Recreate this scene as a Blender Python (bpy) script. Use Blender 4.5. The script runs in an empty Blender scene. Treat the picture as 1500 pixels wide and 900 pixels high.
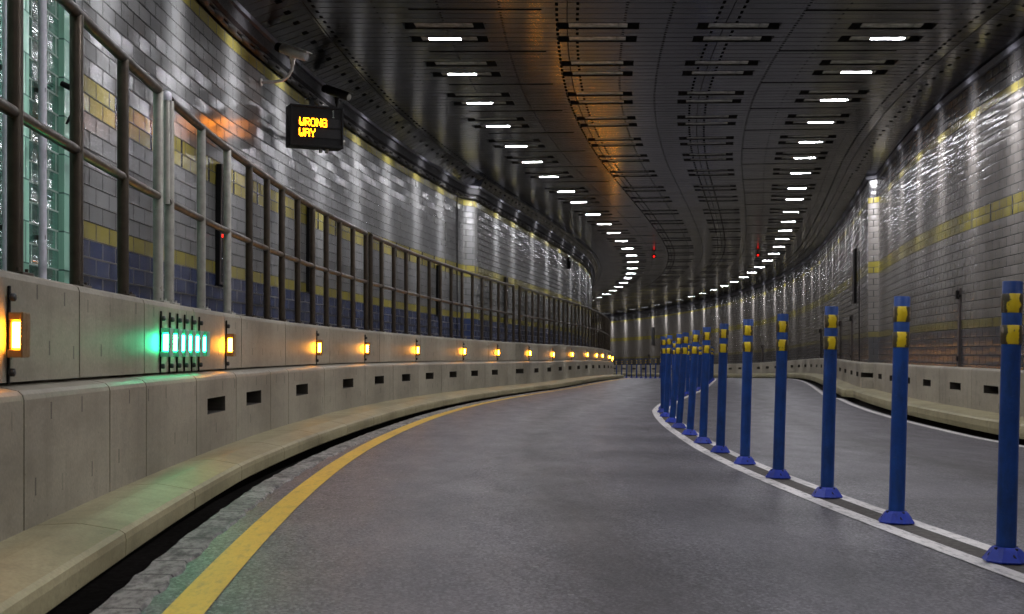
import bpy, math, random
import numpy as np
from mathutils import Vector, Matrix
random.seed(7)
SC = bpy.context.scene
COL = SC.collection
# ------------------------------------------------------------------ camera
HC = 0.83
cam = bpy.data.cameras.new('camera')
cam.sensor_width = 36.0; cam.lens = 1800 / 1500 * 36
cam.shift_y = 71 / 1500
cam.clip_start = 0.1; cam.clip_end = 400
cam.dof.use_dof = True; cam.dof.focus_distance = 9.5; cam.dof.aperture_fstop = 7.0
camo = bpy.data.objects.new('camera', cam); COL.objects.link(camo)
camo.location = (0, 0, HC); camo.rotation_euler = (math.radians(90), 0, 0)
SC.camera = camo
# ------------------------------------------------------------------ world (tunnel: hardly any sky gets in)
w = bpy.data.worlds.new('World'); SC.world = w; w.use_nodes = True
nt = w.node_tree
sky = nt.nodes.new('ShaderNodeTexSky'); sky.sky_type = 'NISHITA'; sky.sun_disc = False
sky.sun_elevation = math.radians(4); sky.sun_rotation = math.radians(200)
nt.links.new(sky.outputs[0], nt.nodes['Background'].inputs[0])
nt.nodes['Background'].inputs[1].default_value = 0.02
SC.view_settings.view_transform = 'Standard'; SC.view_settings.look = 'None'
SC.view_settings.exposure = 0.12; SC.view_settings.gamma = 1.0
SC.view_settings.use_curve_mapping = False
SC.render.engine = 'CYCLES'
SC.cycles.use_denoising = True
SC.cycles.max_bounces = 8; SC.cycles.diffuse_bounces = 4; SC.cycles.glossy_bounces = 4
SC.cycles.sample_clamp_indirect = 6.0; SC.cycles.sample_clamp_direct = 0.0
SC.cycles.caustics_reflective = True; SC.cycles.blur_glossy = 0.5
# strengths of the lamps the place has
L_CEIL = 330.0; L_AMBER = 100.0; L_GREEN = 55.0; L_TEXT = 40.0
# ------------------------------------------------------------------ the tunnel's line (plan curve, grade, cross-fall)
KS = [-10, 5, 10, 15, 20, 25, 30, 36, 42, 50, 60, 75, 100.]
CK = [0.01006, 0.0107, 0.01656, 0.01112, 0.01311, 0.00782, -0.0002, -0.0013, -0.00114, -0.00991, -0.01067, -0.0074, -0.00817]
SK = [-0.0014, -0.00085, 3e-05, 0.00156, -0.00142, -0.00313, -0.00246, 0.00297, -0.00394, -0.01369, -0.02391, -0.01743, -0.00968]
BS = [0, 15, 30, 50, 100.]; BK = [-0.0067, -0.0201, -0.0133, 0.0005, 0.025]
X0, TH0 = -0.6454, -0.1247
GS = [0, 8, 14, 20, 27, 35, 50, 70, 100.]
G = dict(lbar=[0.067, -0.038, -0.131, -0.101, -0.052, -0.014, -0.009, -0.008, -0.008],
         lwall=[-0.051, -0.054, -0.142, -0.089, -0.057, 0.047, 0.118, 0.115, 0.109],
         right=[0.071, 0.075, 0.083, 0.038, 0.036, -0.04, -0.112, -0.081, -0.067],
         lamp=[0.088, 0.093, 0.104, -0.015, -0.063, -0.053, -0.033, -0.058, -0.06],
         post=[0.041, 0.077, 0.078, -0.035, 0.06, 0.2, 0.17, 0.0, -0.035],
         kerb=[-0.004, -0.079, 0.017, 0.066, 0.083, 0.07, 0.06, 0.054, 0.051],
         none=[0.0] * 9)
GH = [0.051, 0.054, 0.007, 0.006, 0.01, 0.023, 0.027, -0.057, -0.137]
DS = 0.1; SMIN, SMAX = -22.0, 128.0
SS = np.arange(SMIN, SMAX + DS, DS)
_k = np.interp(SS, KS, CK); _sl = np.interp(SS, KS, SK)
def _cum(a): return np.concatenate([[0], np.cumsum(.5 * (a[1:] + a[:-1]) * DS)])
_th = _cum(_k); _th = _th - np.interp(0, SS, _th) + TH0
_x = _cum(np.sin(_th)); _x = _x - np.interp(0, SS, _x) + X0
_y = _cum(np.cos(_th)); _y = _y - np.interp(0, SS, _y)
_z = _cum(_sl); _z = _z - np.interp(0, SS, _z)
_b = np.interp(SS, BS, BK)
def I(a, s): return float(np.interp(s, SS, a))
def jog(s, s0, amp, wd=0.35, tail=9.0):
    if s < s0: return 0.0
    t = min(1, (s - s0) / wd); t = t * t * (3 - 2 * t)
    return amp * t * math.exp(-max(0, s - s0 - wd) / tail)
def gv(g, s):
    v = float(np.interp(s, GS, G[g]))
    if g == 'lbar': v += jog(s, 29.6, 0.10)
    if g == 'kerb': v += jog(s, 29.9, 0.05)
    if g == 'lwall': v += jog(s, 28.5, 0.20, .35)
    if g == 'right': v -= jog(s, 28.62, 0.20, .3)
    return v
def HF(s): return 1 + float(np.interp(s, GS, GH)) / 4.4
def P(s, d, h, g='none', hs=False):
    d = d + gv(g, s)
    if hs: h = h * HF(s)
    th = I(_th, s)
    return Vector((I(_x, s) + d * math.cos(th), I(_y, s) - d * math.sin(th), I(_z, s) + h + I(_b, s) * d))
def frame(s, d, h, g='none', hs=False):
    """matrix: x = across (to the right), y = along the tunnel, z = up"""
    th = I(_th, s); sl = float(np.interp(s, KS, SK)); b = I(_b, s)
    ax = Vector((math.cos(th), -math.sin(th), b)).normalized()
    ay = Vector((math.sin(th), math.cos(th), sl)).normalized()
    az = ax.cross(ay).normalized(); ax = ay.cross(az)
    m = Matrix((ax, ay, az)).transposed().to_4x4(); m.translation = P(s, d, h, g, hs)
    return m
# ------------------------------------------------------------------ material helpers
class NB:
    def __init__(s, name):
        s.m = bpy.data.materials.new(name); s.m.use_nodes = True; s.t = s.m.node_tree
        s.bs = s.t.nodes['Principled BSDF']; s._uv = None
    def n(s, typ, **kw):
        nd = s.t.nodes.new(typ)
        for k, v in kw.items(): setattr(nd, k, v)
        return nd
    def set(s, sock, v):
        if isinstance(v, bpy.types.NodeSocket): s.t.links.new(v, sock)
        elif v is not None:
            if hasattr(sock.default_value, '__len__') and isinstance(v, (tuple, list)):
                sock.default_value = tuple(v) + ((1.0,) if len(sock.default_value) == 4 and len(v) == 3 else ())
            else: sock.default_value = v
    def M(s, op, a, b=None, c=None, clamp=False):
        nd = s.n('ShaderNodeMath', operation=op); nd.use_clamp = clamp
        s.set(nd.inputs[0], a); s.set(nd.inputs[1], b)
        if c is not None: s.set(nd.inputs[2], c)
        return nd.outputs[0]
    def uv(s):
        if s._uv is None:
            u = s.n('ShaderNodeUVMap', uv_map='UVMap'); sp = s.n('ShaderNodeSeparateXYZ')
            s.t.links.new(u.outputs[0], sp.inputs[0]); s._uv = (sp.outputs[0], sp.outputs[1], u.outputs[0])
        return s._uv
    def vec(s, x, y, z=0.0):
        c = s.n('ShaderNodeCombineXYZ'); s.set(c.inputs[0], x); s.set(c.inputs[1], y); s.set(c.inputs[2], z); return c.outputs[0]
    def noise(s, v, scale=1.0, detail=3.0, rough=.5, dist=0.0):
        nd = s.n('ShaderNodeTexNoise'); s.set(nd.inputs['Vector'], v); nd.inputs['Scale'].default_value = scale
        nd.inputs['Detail'].default_value = detail; nd.inputs['Roughness'].default_value = rough; nd.inputs['Distortion'].default_value = dist
        return nd.outputs[0]
    def white(s, v):
        nd = s.n('ShaderNodeTexWhiteNoise', noise_dimensions='3D'); s.set(nd.inputs['Vector'], v); return nd.outputs[0]
    def obj(s): return s.n('ShaderNodeTexCoord').outputs['Object']
    def ramp(s, f, stops, interp='LINEAR'):
        nd = s.n('ShaderNodeValToRGB'); s.set(nd.inputs[0], f); cr = nd.color_ramp; cr.interpolation = interp
        while len(cr.elements) < len(stops): cr.elements.new(0.5)
        for e, (p, c) in zip(cr.elements, stops):
            e.position = p; e.color = tuple(c) + (1,) if len(c) == 3 else c
        return nd.outputs[0]
    def mix(s, f, a, b, mode='MIX'):
        nd = s.n('ShaderNodeMix', data_type='RGBA', blend_type=mode); s.set(nd.inputs[0], f); s.set(nd.inputs[6], a); s.set(nd.inputs[7], b)
        return nd.outputs[2]
    def map(s, v, a, b, c, d):
        nd = s.n('ShaderNodeMapRange'); s.set(nd.inputs[0], v)
        for i, q in enumerate((a, b, c, d)): s.set(nd.inputs[i + 1], q)
        return nd.outputs[0]
    def bump(s, h, strength=.3, dist=.01, normal=None):
        nd = s.n('ShaderNodeBump'); nd.inputs['Strength'].default_value = strength; nd.inputs['Distance'].default_value = dist
        s.set(nd.inputs['Height'], h)
        if normal is not None: s.set(nd.inputs['Normal'], normal)
        return nd.outputs[0]
    def out(s, base=None, rough=None, metal=None, spec=None, normal=None, **kw):
        b = s.bs
        if base is not None: s.set(b.inputs['Base Color'], base)
        if rough is not None: s.set(b.inputs['Roughness'], rough)
        if metal is not None: s.set(b.inputs['Metallic'], metal)
        if spec is not None: s.set(b.inputs['Specular IOR Level'], spec)
        if normal is not None: s.set(b.inputs['Normal'], normal)
        for k, v in kw.items(): s.set(b.inputs[k], v)
        return s.m
ROT = 0.0; COATW = .7; RIP = .0005
def lt(nb, a, b): return nb.M('LESS_THAN', a, b)
def gt(nb, a, b): return nb.M('GREATER_THAN', a, b)

def tile_mat(name, v0, th, rows, cols, grout=(.035, .034, .032), tw=.325, bars=None, barcol=(.012, .014, .03), rough=.18, bump1=1.0, fluted=1.3, aniso=.85, spec=.45):
    """rows: list of (v_end, colour) bands measured in UV v (=height)"""
    nb = NB(name); u, v, uvv = nb.uv()
    row = nb.M('FLOOR', nb.M('DIVIDE', nb.M('SUBTRACT', v, v0), th))
    fv = nb.M('FRACT', nb.M('ADD', nb.M('DIVIDE', nb.M('SUBTRACT', v, v0), th), 100.0))
    off = nb.M('MULTIPLY', nb.M('MODULO', nb.M('ADD', row, 100.0), 2.0), 0.5)
    uu = nb.M('ADD', nb.M('DIVIDE', u, tw), off)
    cu = nb.M('FLOOR', uu); fu = nb.M('FRACT', nb.M('ADD', uu, 200.0))
    rid = nb.white(nb.vec(cu, row, 3.1)); rid2 = nb.white(nb.vec(cu, row, 7.7)); rid3 = nb.white(nb.vec(cu, row, 12.3))
    # grout
    gu = nb.M('MULTIPLY', nb.M('SUBTRACT', 0.5, nb.M('ABSOLUTE', nb.M('SUBTRACT', fu, 0.5))), tw)
    gvv = nb.M('MULTIPLY', nb.M('SUBTRACT', 0.5, nb.M('ABSOLUTE', nb.M('SUBTRACT', fv, 0.5))), th)
    g = nb.M('MINIMUM', nb.M('MULTIPLY', gu, .62), gvv)
    gm = nb.map(g, .004, .0075, 1.0, 0.0)
    # band colour
    col = None
    prev = None
    for ve, c in rows:
        if col is None: col = nb.n('ShaderNodeRGB').outputs[0]; col.default_value = tuple(c) + (1,)
        else: col = nb.mix(gt(nb, v, prev), col, c)
        prev = ve
    if bars:
        a, b, per, wd, ph = bars
        m = nb.M('MULTIPLY', gt(nb, v, a), lt(nb, v, b))
        m = nb.M('MULTIPLY', m, lt(nb, nb.M('FRACT', nb.M('ADD', nb.M('DIVIDE', nb.M('SUBTRACT', u, ph), per), 50.0)), wd / per))
        col = nb.mix(m, col, barcol)
    # tile to tile variation, soot and streaks
    vv = nb.map(rid, 0, 1, .92, 1.06)
    hsv = nb.n('ShaderNodeHueSaturation'); nb.set(hsv.inputs['Value'], vv); nb.set(hsv.inputs['Color'], col); col = hsv.outputs[0]
    st = nb.noise(nb.vec(nb.M('MULTIPLY', u, 5.0), nb.M('MULTIPLY', v, .35), 0), 1.0, 5, .6)
    st2 = nb.noise(nb.vec(nb.M('MULTIPLY', u, .5), nb.M('MULTIPLY', v, .8), 5), 1.0, 4, .6)
    dirt = nb.M('ADD', nb.map(st, .45, .75, 0, .35), nb.map(st2, .4, .8, 0, .25), clamp=True)
    col = nb.mix(dirt, col, (.10, .09, .075))
    gcol = nb.mix(lt(nb, v, 1.69), grout, (.13, .12, .10)) if name.endswith('left') else grout
    col = nb.mix(gm, col, gcol)
    # relief: every tile slightly tilted, a fluted / rippled glaze
    tu = nb.M('MULTIPLY', nb.M('MULTIPLY', nb.M('SUBTRACT', fu, .5), nb.M('SUBTRACT', rid2, .5)), tw * .004 * bump1)
    tv = nb.M('MULTIPLY', nb.M('MULTIPLY', nb.M('SUBTRACT', fv, .5), nb.M('SUBTRACT', rid3, .5)), th * .03 * bump1)
    fl = nb.noise(nb.vec(nb.M('MULTIPLY', u, 22.0), nb.M('MULTIPLY', v, 1.5), 0), 1.0, 2, .5)
    pz = nb.M('SUBTRACT', fv, .5)
    pil = nb.M('MULTIPLY', nb.M('MULTIPLY', pz, pz), -th * .04 * bump1)
    rip = nb.noise(nb.vec(nb.M('MULTIPLY', u, 1.5), nb.M('MULTIPLY', v, 34.0), 0), 1.0, 1, .5)
    pil = nb.M('ADD', pil, nb.M('MULTIPLY', rip, RIP * bump1))
    h = nb.M('ADD', nb.M('ADD', nb.M('ADD', tu, tv), pil), nb.M('MULTIPLY', fl, .00016 * fluted))
    h = nb.M('SUBTRACT', h, nb.M('MULTIPLY', gm, .0015))
    bp = nb.n('ShaderNodeBump'); bp.inputs['Strength'].default_value = 1.0; bp.inputs['Distance'].default_value = 1.0
    nb.set(bp.inputs['Height'], h)
    r = nb.map(st2, .3, .7, rough, rough + .05); r = nb.M('ADD', r, nb.M('MULTIPLY', gm, .5), clamp=True)
    h2 = nb.M('ADD', nb.M('ADD', nb.M('MULTIPLY', tu, 2.2), nb.M('MULTIPLY', tv, 3.0)), nb.M('ADD', nb.M('MULTIPLY', pil, 2.4), nb.M('MULTIPLY', rip, .004)))
    bp2 = nb.n('ShaderNodeBump'); bp2.inputs['Strength'].default_value = 1.0; bp2.inputs['Distance'].default_value = 1.0; nb.set(bp2.inputs['Height'], h2)
    nb.set(nb.bs.inputs['Coat Weight'], nb.M('MULTIPLY', nb.M('SUBTRACT', 1.0, gm), {'glazed_tile_left': .08, 'glazed_tile_right': .22, 'glazed_tile_green': .9}.get(name, .3))); nb.set(nb.bs.inputs['Coat Roughness'], .10); nb.set(nb.bs.inputs['Coat Normal'], bp2.outputs[0])
    tg = nb.n('ShaderNodeTangent', direction_type='UV_MAP', uv_map='UVMap')
    return nb.out(base=col, rough=r, spec=nb.M('MULTIPLY', nb.M('SUBTRACT', 1.0, gm), spec), normal=bp.outputs[0], Anisotropic=aniso, Tangent=tg.outputs[0], **{'Anisotropic Rotation': ROT})

GREY_R = (.15, .138, .125); GREY_L = (.135, .137, .135); YEL = (.21, .178, .030); BLUE = (.022, .034, .085); DARKP = (.014, .014, .016)
M = {}
THL = .1385
M['tile_left'] = tile_mat('glazed_tile_left', 1.69, THL, [(1.69, BLUE), (1.69 + THL, YEL), (1.69 + 7 * THL, GREY_L), (1.69 + 9 * THL, YEL), (1.69 + 19 * THL, GREY_L), (9, YEL)], 0,
                          bars=(1.69 + 7 * THL, 1.69 + 9 * THL, .98, .06, .42), fluted=.6, bump1=.6)
THR = .1285
M['tile_right'] = tile_mat('glazed_tile_right', 1.355, THR, [(1.355, (.06, .06, .065)), (1.355 + THR, (.15, .13, .05)), (1.355 + 11 * THR, GREY_R), (1.355 + 13 * THR, YEL), (1.355 + 23 * THR, GREY_R), (1.355 + 24 * THR, YEL), (9, DARKP)], 0,
                           bars=(1.355 + 11 * THR, 1.355 + 13 * THR, .98, .06, .62))
M['tile_green'] = tile_mat('glazed_tile_green', 1.69, THL, [(9, (.07, .21, .155))], 0, grout=(.40, .48, .43), rough=.16, bump1=3.5, aniso=.3, spec=.9)
M['tile_mint'] = tile_mat('glazed_tile_mint', 1.69, THL * 2, [(9, (.40, .80, .60))], 0, grout=(.12, .25, .2), rough=.2)

def concrete(name, c1, c2, dashes=True, rough=.75, yellow=0.0):
    nb = NB(name); u, v, uvv = nb.uv(); o = nb.obj()
    n1 = nb.noise(nb.vec(nb.M('MULTIPLY', u, 1.3), nb.M('MULTIPLY', v, 1.5), 0), 1.0, 6, .62)
    n2 = nb.noise(nb.vec(nb.M('MULTIPLY', u, 60), nb.M('MULTIPLY', v, 60), 0), 1.0, 3, .6)
    stv = nb.noise(nb.vec(nb.M('MULTIPLY', u, 10), nb.M('MULTIPLY', v, .7), 9), 1.0, 4, .6)
    n4 = nb.noise(nb.vec(nb.M('MULTIPLY', u, 9), nb.M('MULTIPLY', v, 12), 2), 1.0, 6, .7)
    n5 = nb.noise(nb.vec(nb.M('MULTIPLY', u, .7), nb.M('MULTIPLY', v, 2.5), 7), 1.0, 5, .65)
    col = nb.mix(nb.map(n1, .3, .7, 0, 1), c1, c2)
    col = nb.mix(nb.map(n2, .35, .75, 0, .45), col, tuple(q * .5 for q in c1))
    col = nb.mix(nb.map(n4, .5, .75, 0, .45), col, tuple(q * .5 for q in c1))
    col = nb.mix(nb.map(n5, .47, .65, 0, .5), col, tuple(q * .55 for q in c1))
    col = nb.mix(nb.map(stv, .52, .72, 0, .35), col, tuple(q * .45 for q in c1))
    pit = nb.n('ShaderNodeTexVoronoi'); nb.set(pit.inputs['Vector'], nb.vec(nb.M('MULTIPLY', u, 16), nb.M('MULTIPLY', v, 16), 0)); pit.inputs['Scale'].default_value = 1.0
    pm = nb.M('MULTIPLY', nb.map(pit.outputs['Distance'], .06, .10, 1, 0), gt(nb, nb.white(nb.vec(nb.M('FLOOR', nb.M('MULTIPLY', u, 4)), nb.M('FLOOR', nb.M('MULTIPLY', v, 4)), 0)), .55))
    col = nb.mix(nb.M('MULTIPLY', pm, .55), col, (.03, .026, .02))
    hgt = nb.M('MULTIPLY', n2, .0012)
    if dashes:
        # lifting slots / form-tie scars: short dark vertical dashes
        mask = None
        for per, ph, vlo, vhi in ((.44, .10, .26, .33), (.44, .33, .55, .62), (.44, .12, .80, .86), (.44, .30, 1.03, 1.09)):
            cell = nb.M('DIVIDE', nb.M('ADD', u, 30 + ph), per)
            idn = nb.white(nb.vec(nb.M('FLOOR', cell), vlo, 1.0))
            fr = nb.M('FRACT', cell)
            ctr = nb.map(idn, 0, 1, .3, .7)
            a = lt(nb, nb.M('ABSOLUTE', nb.M('SUBTRACT', fr, ctr)), .009 / per)
            vsh = nb.M('SUBTRACT', v, nb.map(idn, 0, 1, -.02, .03))
            b = nb.M('MULTIPLY', gt(nb, vsh, vlo), lt(nb, vsh, vhi))
            m = nb.M('MULTIPLY', nb.M('MULTIPLY', a, b), nb.map(idn, .2, .6, 0, 1))
            mask = m if mask is None else nb.M('MAXIMUM', mask, m)
        col = nb.mix(nb.M('MULTIPLY', mask, .8), col, (.03, .025, .02))
        hgt = nb.M('SUBTRACT', hgt, nb.M('MULTIPLY', mask, .003))
    return nb.out(base=col, rough=rough, spec=.35, normal=nb.bump(hgt, 1.0, 1.0))
M['conc'] = concrete('precast_concrete', (.27, .243, .185), (.335, .302, .232), rough=.5)
M['kerb'] = concrete('kerb_concrete', (.28, .245, .135), (.38, .34, .20), dashes=False, rough=.55)
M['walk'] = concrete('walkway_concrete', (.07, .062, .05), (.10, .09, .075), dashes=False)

def asphalt():
    nb = NB('asphalt'); u, v, uvv = nb.uv()
    big = nb.noise(nb.vec(nb.M('MULTIPLY', u, .09), nb.M('MULTIPLY', v, 1.4), 0), 1.0, 4, .55)
    med = nb.noise(nb.vec(nb.M('MULTIPLY', u, 1.2), nb.M('MULTIPLY', v, 3.0), 3), 1.0, 6, .65)
    fine = nb.noise(nb.vec(nb.M('MULTIPLY', u, 90), nb.M('MULTIPLY', v, 90), 0), 1.0, 3, .7)
    agg = nb.n('ShaderNodeTexVoronoi'); nb.set(agg.inputs['Vector'], nb.vec(nb.M('MULTIPLY', u, 110), nb.M('MULTIPLY', v, 110), 0)); agg.inputs['Scale'].default_value = 1.0
    g2 = nb.noise(nb.vec(nb.M('MULTIPLY', u, 16), nb.M('MULTIPLY', v, 48), 1), 1.0, 5, .85)
    g3 = nb.noise(nb.vec(nb.M('MULTIPLY', u, 7), nb.M('MULTIPLY', v, 16), 6), 1.0, 5, .7)
    col = nb.mix(nb.map(big, .35, .65, 0, 1), (.034, .031, .037), (.046, .042, .050))
    col = nb.mix(nb.map(med, .35, .7, 0, .3), col, (.030, .028, .031))
    col = nb.mix(nb.map(g3, .45, .6, 0, .6), col, (.024, .023, .026))
    col = nb.mix(nb.map(g2, .47, .57, 0, .85), col, (.15, .14, .155))
    col = nb.mix(nb.map(fine, .44, .6, 0, .9), col, (.15, .14, .155))
    cr = nb.n('ShaderNodeTexVoronoi', feature='DISTANCE_TO_EDGE'); nb.set(cr.inputs['Vector'], nb.vec(nb.M('ADD', nb.M('MULTIPLY', u, .22), nb.M('MULTIPLY', med, .35)), nb.M('ADD', nb.M('MULTIPLY', v, .5), nb.M('MULTIPLY', big, .4)), 0)); cr.inputs['Scale'].default_value = 1.0
    col = nb.mix(nb.map(cr.outputs['Distance'], .0015, .006, .55, 0), col, (.012, .011, .011))
    gc = nb.white(nb.vec(nb.M('FLOOR', nb.M('MULTIPLY', u, 62)), nb.M('FLOOR', nb.M('MULTIPLY', v, 95)), 5))
    col = nb.mix(nb.map(gc, .72, .98, 0, .85), col, (.24, .225, .24)); col = nb.mix(nb.map(gc, .0, .3, .8, 0), col, (.010, .009, .010))
    spk = gt(nb, nb.white(nb.vec(nb.M('FLOOR', nb.M('MULTIPLY', u, 45)), nb.M('FLOOR', nb.M('MULTIPLY', v, 45)), 2)), .9993)
    col = nb.mix(nb.M('MULTIPLY', spk, .6), col, (.4, .4, .38))
    # two darker wheel paths per lane with a paler, worn middle
    for ctr in (.75, 2.35, 4.15, 5.75):
        d = nb.M('ABSOLUTE', nb.M('SUBTRACT', v, ctr))
        col = nb.mix(nb.map(d, .1, .55, .5, 0), col, (.10, .093, .104))
    for ctr in (1.55, 4.95):
        d = nb.M('ABSOLUTE', nb.M('SUBTRACT', v, ctr))
        col = nb.mix(nb.map(d, .05, .42, .6, 0), col, (.034, .029, .028))
    # oil drips, mostly between the wheel paths
    sp_ = nb.n('ShaderNodeTexVoronoi'); nb.set(sp_.inputs['Vector'], nb.vec(nb.M('ADD', nb.M('MULTIPLY', u, 1.4), nb.M('MULTIPLY', g3, .25)), nb.M('ADD', nb.M('MULTIPLY', v, 4.2), nb.M('MULTIPLY', g3, .25)), 0)); sp_.inputs['Scale'].default_value = 1.0
    lane = nb.M('MAXIMUM', nb.map(nb.M('ABSOLUTE', nb.M('SUBTRACT', v, 1.55)), .1, .6, 1, .12), nb.map(nb.M('ABSOLUTE', nb.M('SUBTRACT', v, 4.95)), .1, .6, 1, .12))
    col = nb.mix(nb.M('MULTIPLY', nb.map(sp_.outputs['Distance'], .10, .24, .75, 0), lane), col, (.016, .014, .013))
    hgt = nb.M('ADD', nb.M('MULTIPLY', agg.outputs['Distance'], .0016), nb.M('ADD', nb.M('MULTIPLY', fine, .0016), nb.M('MULTIPLY', g2, .003)))
    r = nb.map(med, .3, .7, .36, .52)
    return nb.out(base=col, rough=r, spec=.45, normal=nb.bump(hgt, .8, 1.0))
M['asphalt'] = asphalt()
def paint(name, c, wear=.5):
    nb = NB(name); u, v, uvv = nb.uv()
    n1 = nb.noise(nb.vec(nb.M('MULTIPLY', u, 7), nb.M('MULTIPLY', v, 22), 0), 1.0, 6, .7)
    n2 = nb.noise(nb.vec(nb.M('MULTIPLY', u, 1.5), nb.M('MULTIPLY', v, 3), 4), 1.0, 4, .6)
    f = nb.noise(nb.vec(nb.M('MULTIPLY', u, 90), nb.M('MULTIPLY', v, 90), 0), 1.0, 3, .7)
    col = nb.mix(nb.map(n2, .35, .7, 0, .45), c, tuple(q * .62 for q in c))
    n3 = nb.noise(nb.vec(nb.M('MULTIPLY', u, 38), nb.M('MULTIPLY', v, 55), 0), 1.0, 4, .75)
    col = nb.mix(nb.M('MULTIPLY', nb.map(n1, .50, .68, 0, 1), wear), col, (.09, .085, .08))
    col = nb.mix(nb.map(n3, .52, .66, 0, .4), col, tuple(q * .5 for q in c))
    return nb.out(base=col, rough=.5, spec=.5, normal=nb.bump(f, .7, .002))
M['yellow_paint'] = paint('yellow_paint', (.80, .50, .045), .35)
M['white_paint'] = paint('white_paint', (.80, .76, .74), .8)
def granite():
    nb = NB('granite'); u, v, uvv = nb.uv()
    bk = nb.n('ShaderNodeTexBrick'); nb.set(bk.inputs['Vector'], nb.vec(u, v, 0)); bk.inputs['Scale'].default_value = 1.0
    bk.inputs['Brick Width'].default_value = .31; bk.inputs['Row Height'].default_value = 2.0; bk.inputs['Mortar Size'].default_value = .008
    bk.inputs['Color1'].default_value = (.38, .36, .33, 1); bk.inputs['Color2'].default_value = (.24, .23, .21, 1); bk.inputs['Mortar'].default_value = (.06, .055, .05, 1)
    n = nb.noise(nb.vec(nb.M('MULTIPLY', u, 14), nb.M('MULTIPLY', v, 26), 0), 1.0, 7, .75); n2 = nb.noise(nb.vec(nb.M('MULTIPLY', u, 3), nb.M('MULTIPLY', v, 9), 3), 1.0, 5, .65)
    col = nb.mix(nb.map(n, .45, .62, 0, .8), bk.outputs[0], (.07, .065, .06)); col = nb.mix(nb.map(n2, .48, .62, 0, .75), col, (.05, .047, .045))
    return nb.out(base=col, rough=.75, normal=nb.bump(n, 1.0, .012))
M['granite'] = granite()
def plain(name, c, rough=.6, metal=0.0, spec=.5, nz=.25, bump=.15, scale=30):
    nb = NB(name); o = nb.obj(); n = nb.noise(o, scale, 4, .6)
    col = nb.mix(nb.map(n, .35, .7, 0, nz), c, tuple(q * .4 for q in c))
    return nb.out(base=col, rough=nb.map(n, .3, .7, rough * .8, min(1, rough * 1.2)), metal=metal, spec=spec, normal=nb.bump(n, bump, .004))
M['gutter'] = plain('gutter_dirt_vent_shade', (.014, .012, .010), .95, spec=.1)
M['strip_dirt'] = plain('worn_strip', (.075, .065, .058), .8)
M['bronze'] = plain('bronze_rail', (.07, .053, .036), .38, .55, nz=.6, scale=14)
M['galv_lit'] = plain('galvanised_and_lit_rail', (.42, .40, .35), .34, .35, nz=.5, scale=16)
M['black'] = plain('black_metal', (.006, .006, .006), .6, spec=.2)
M['darkbox'] = plain('dark_box', (.006, .006, .006), .6, spec=.2)
M['housing'] = plain('slot_housing', (.012, .011, .01), .7)
M['cornice'] = plain('cornice_metal', (.12, .12, .14), .55, .1)
M['fascia'] = plain('fascia_panel', (.035, .034, .036), .65, spec=.25)
M['cable'] = plain('cable_jacket', (.02, .018, .016), .5)
M['camgrey'] = plain('camera_shell', (.75, .75, .72), .35, .2)
M['pipe'] = plain('white_pipe', (.62, .60, .66), .35)
M['knob'] = plain('knob', (.03, .03, .03), .5)
M['lampbody'] = plain('lamp_body', (.22, .13, .05), .45)
M['lampbody_green_lit'] = plain('lamp_body_green_lit', (.22, .5, .40), .35)  # green light from the neighbouring lamps put into the body colour
def scuffed(name, c, dirt, rough):
    nb = NB(name); o = nb.obj(); sp = nb.n('ShaderNodeSeparateXYZ'); nb.t.links.new(o, sp.inputs[0]); oi = nb.M('MULTIPLY', nb.n('ShaderNodeObjectInfo').outputs['Random'], 50.0)
    v = nb.vec(nb.M('ADD', sp.outputs[0], oi), sp.outputs[1], nb.M('MULTIPLY', sp.outputs[2], .25))
    n = nb.noise(v, 22, 5, .65); n2 = nb.noise(nb.vec(nb.M('ADD', sp.outputs[0], oi), sp.outputs[1], sp.outputs[2]), 6, 5, .7); n3 = nb.noise(nb.vec(nb.M('ADD', sp.outputs[0], oi), sp.outputs[1], nb.M('MULTIPLY', sp.outputs[2], 3.0)), 45, 3, .6)
    col = nb.mix(nb.map(n2, .35, .7, 0, .65), c, tuple(q * .35 for q in c)); col = nb.mix(nb.map(n, .5, .72, 0, .6), col, dirt)
    col = nb.mix(nb.map(n3, .66, .74, 0, .5), col, (.10, .14, .22))
    return nb.out(base=col, rough=nb.map(n, .3, .7, rough, rough + .25), spec=.4, normal=nb.bump(n2, .5, .01))
M['post_blue'] = scuffed('post_blue', (.007, .060, .29), (.012, .03, .06), .4)
M['base_blue'] = scuffed('base_blue', (.022, .055, .48), (.02, .03, .12), .35)
M['hole'] = plain('bolt_hole', (.01, .012, .04), .8)
M['wallpost'] = plain('wall_channel', (.06, .045, .04), .6)
M['bright_dots'] = plain('glint_metal', (.8, .8, .85), .1, .8)
M['screw'] = plain('joint_filler', (.015, .013, .012), .8)
def sleeve(name, seed):
    nb = NB(name); o = nb.obj(); sp = nb.n('ShaderNodeSeparateXYZ'); nb.t.links.new(o, sp.inputs[0])
    oi = nb.n('ShaderNodeObjectInfo').outputs['Random']
    n = nb.noise(nb.vec(nb.M('MULTIPLY', sp.outputs[0], 30), nb.M('ADD', nb.M('MULTIPLY', sp.outputs[1], 30), nb.M('MULTIPLY', oi, 90)), nb.M('MULTIPLY', sp.outputs[2], 22)), 1.0, 4, .65)
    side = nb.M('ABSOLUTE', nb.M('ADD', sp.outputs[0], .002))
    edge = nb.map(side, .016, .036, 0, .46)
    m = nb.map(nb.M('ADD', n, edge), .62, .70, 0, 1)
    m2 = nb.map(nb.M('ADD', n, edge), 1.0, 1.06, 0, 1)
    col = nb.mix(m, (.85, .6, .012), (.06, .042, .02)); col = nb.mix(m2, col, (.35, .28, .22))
    return nb.out(base=col, rough=.35, spec=.6, normal=nb.bump(n, .8, .006))
M['sleeve'] = sleeve('yellow_reflective_sleeve', 1)
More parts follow.
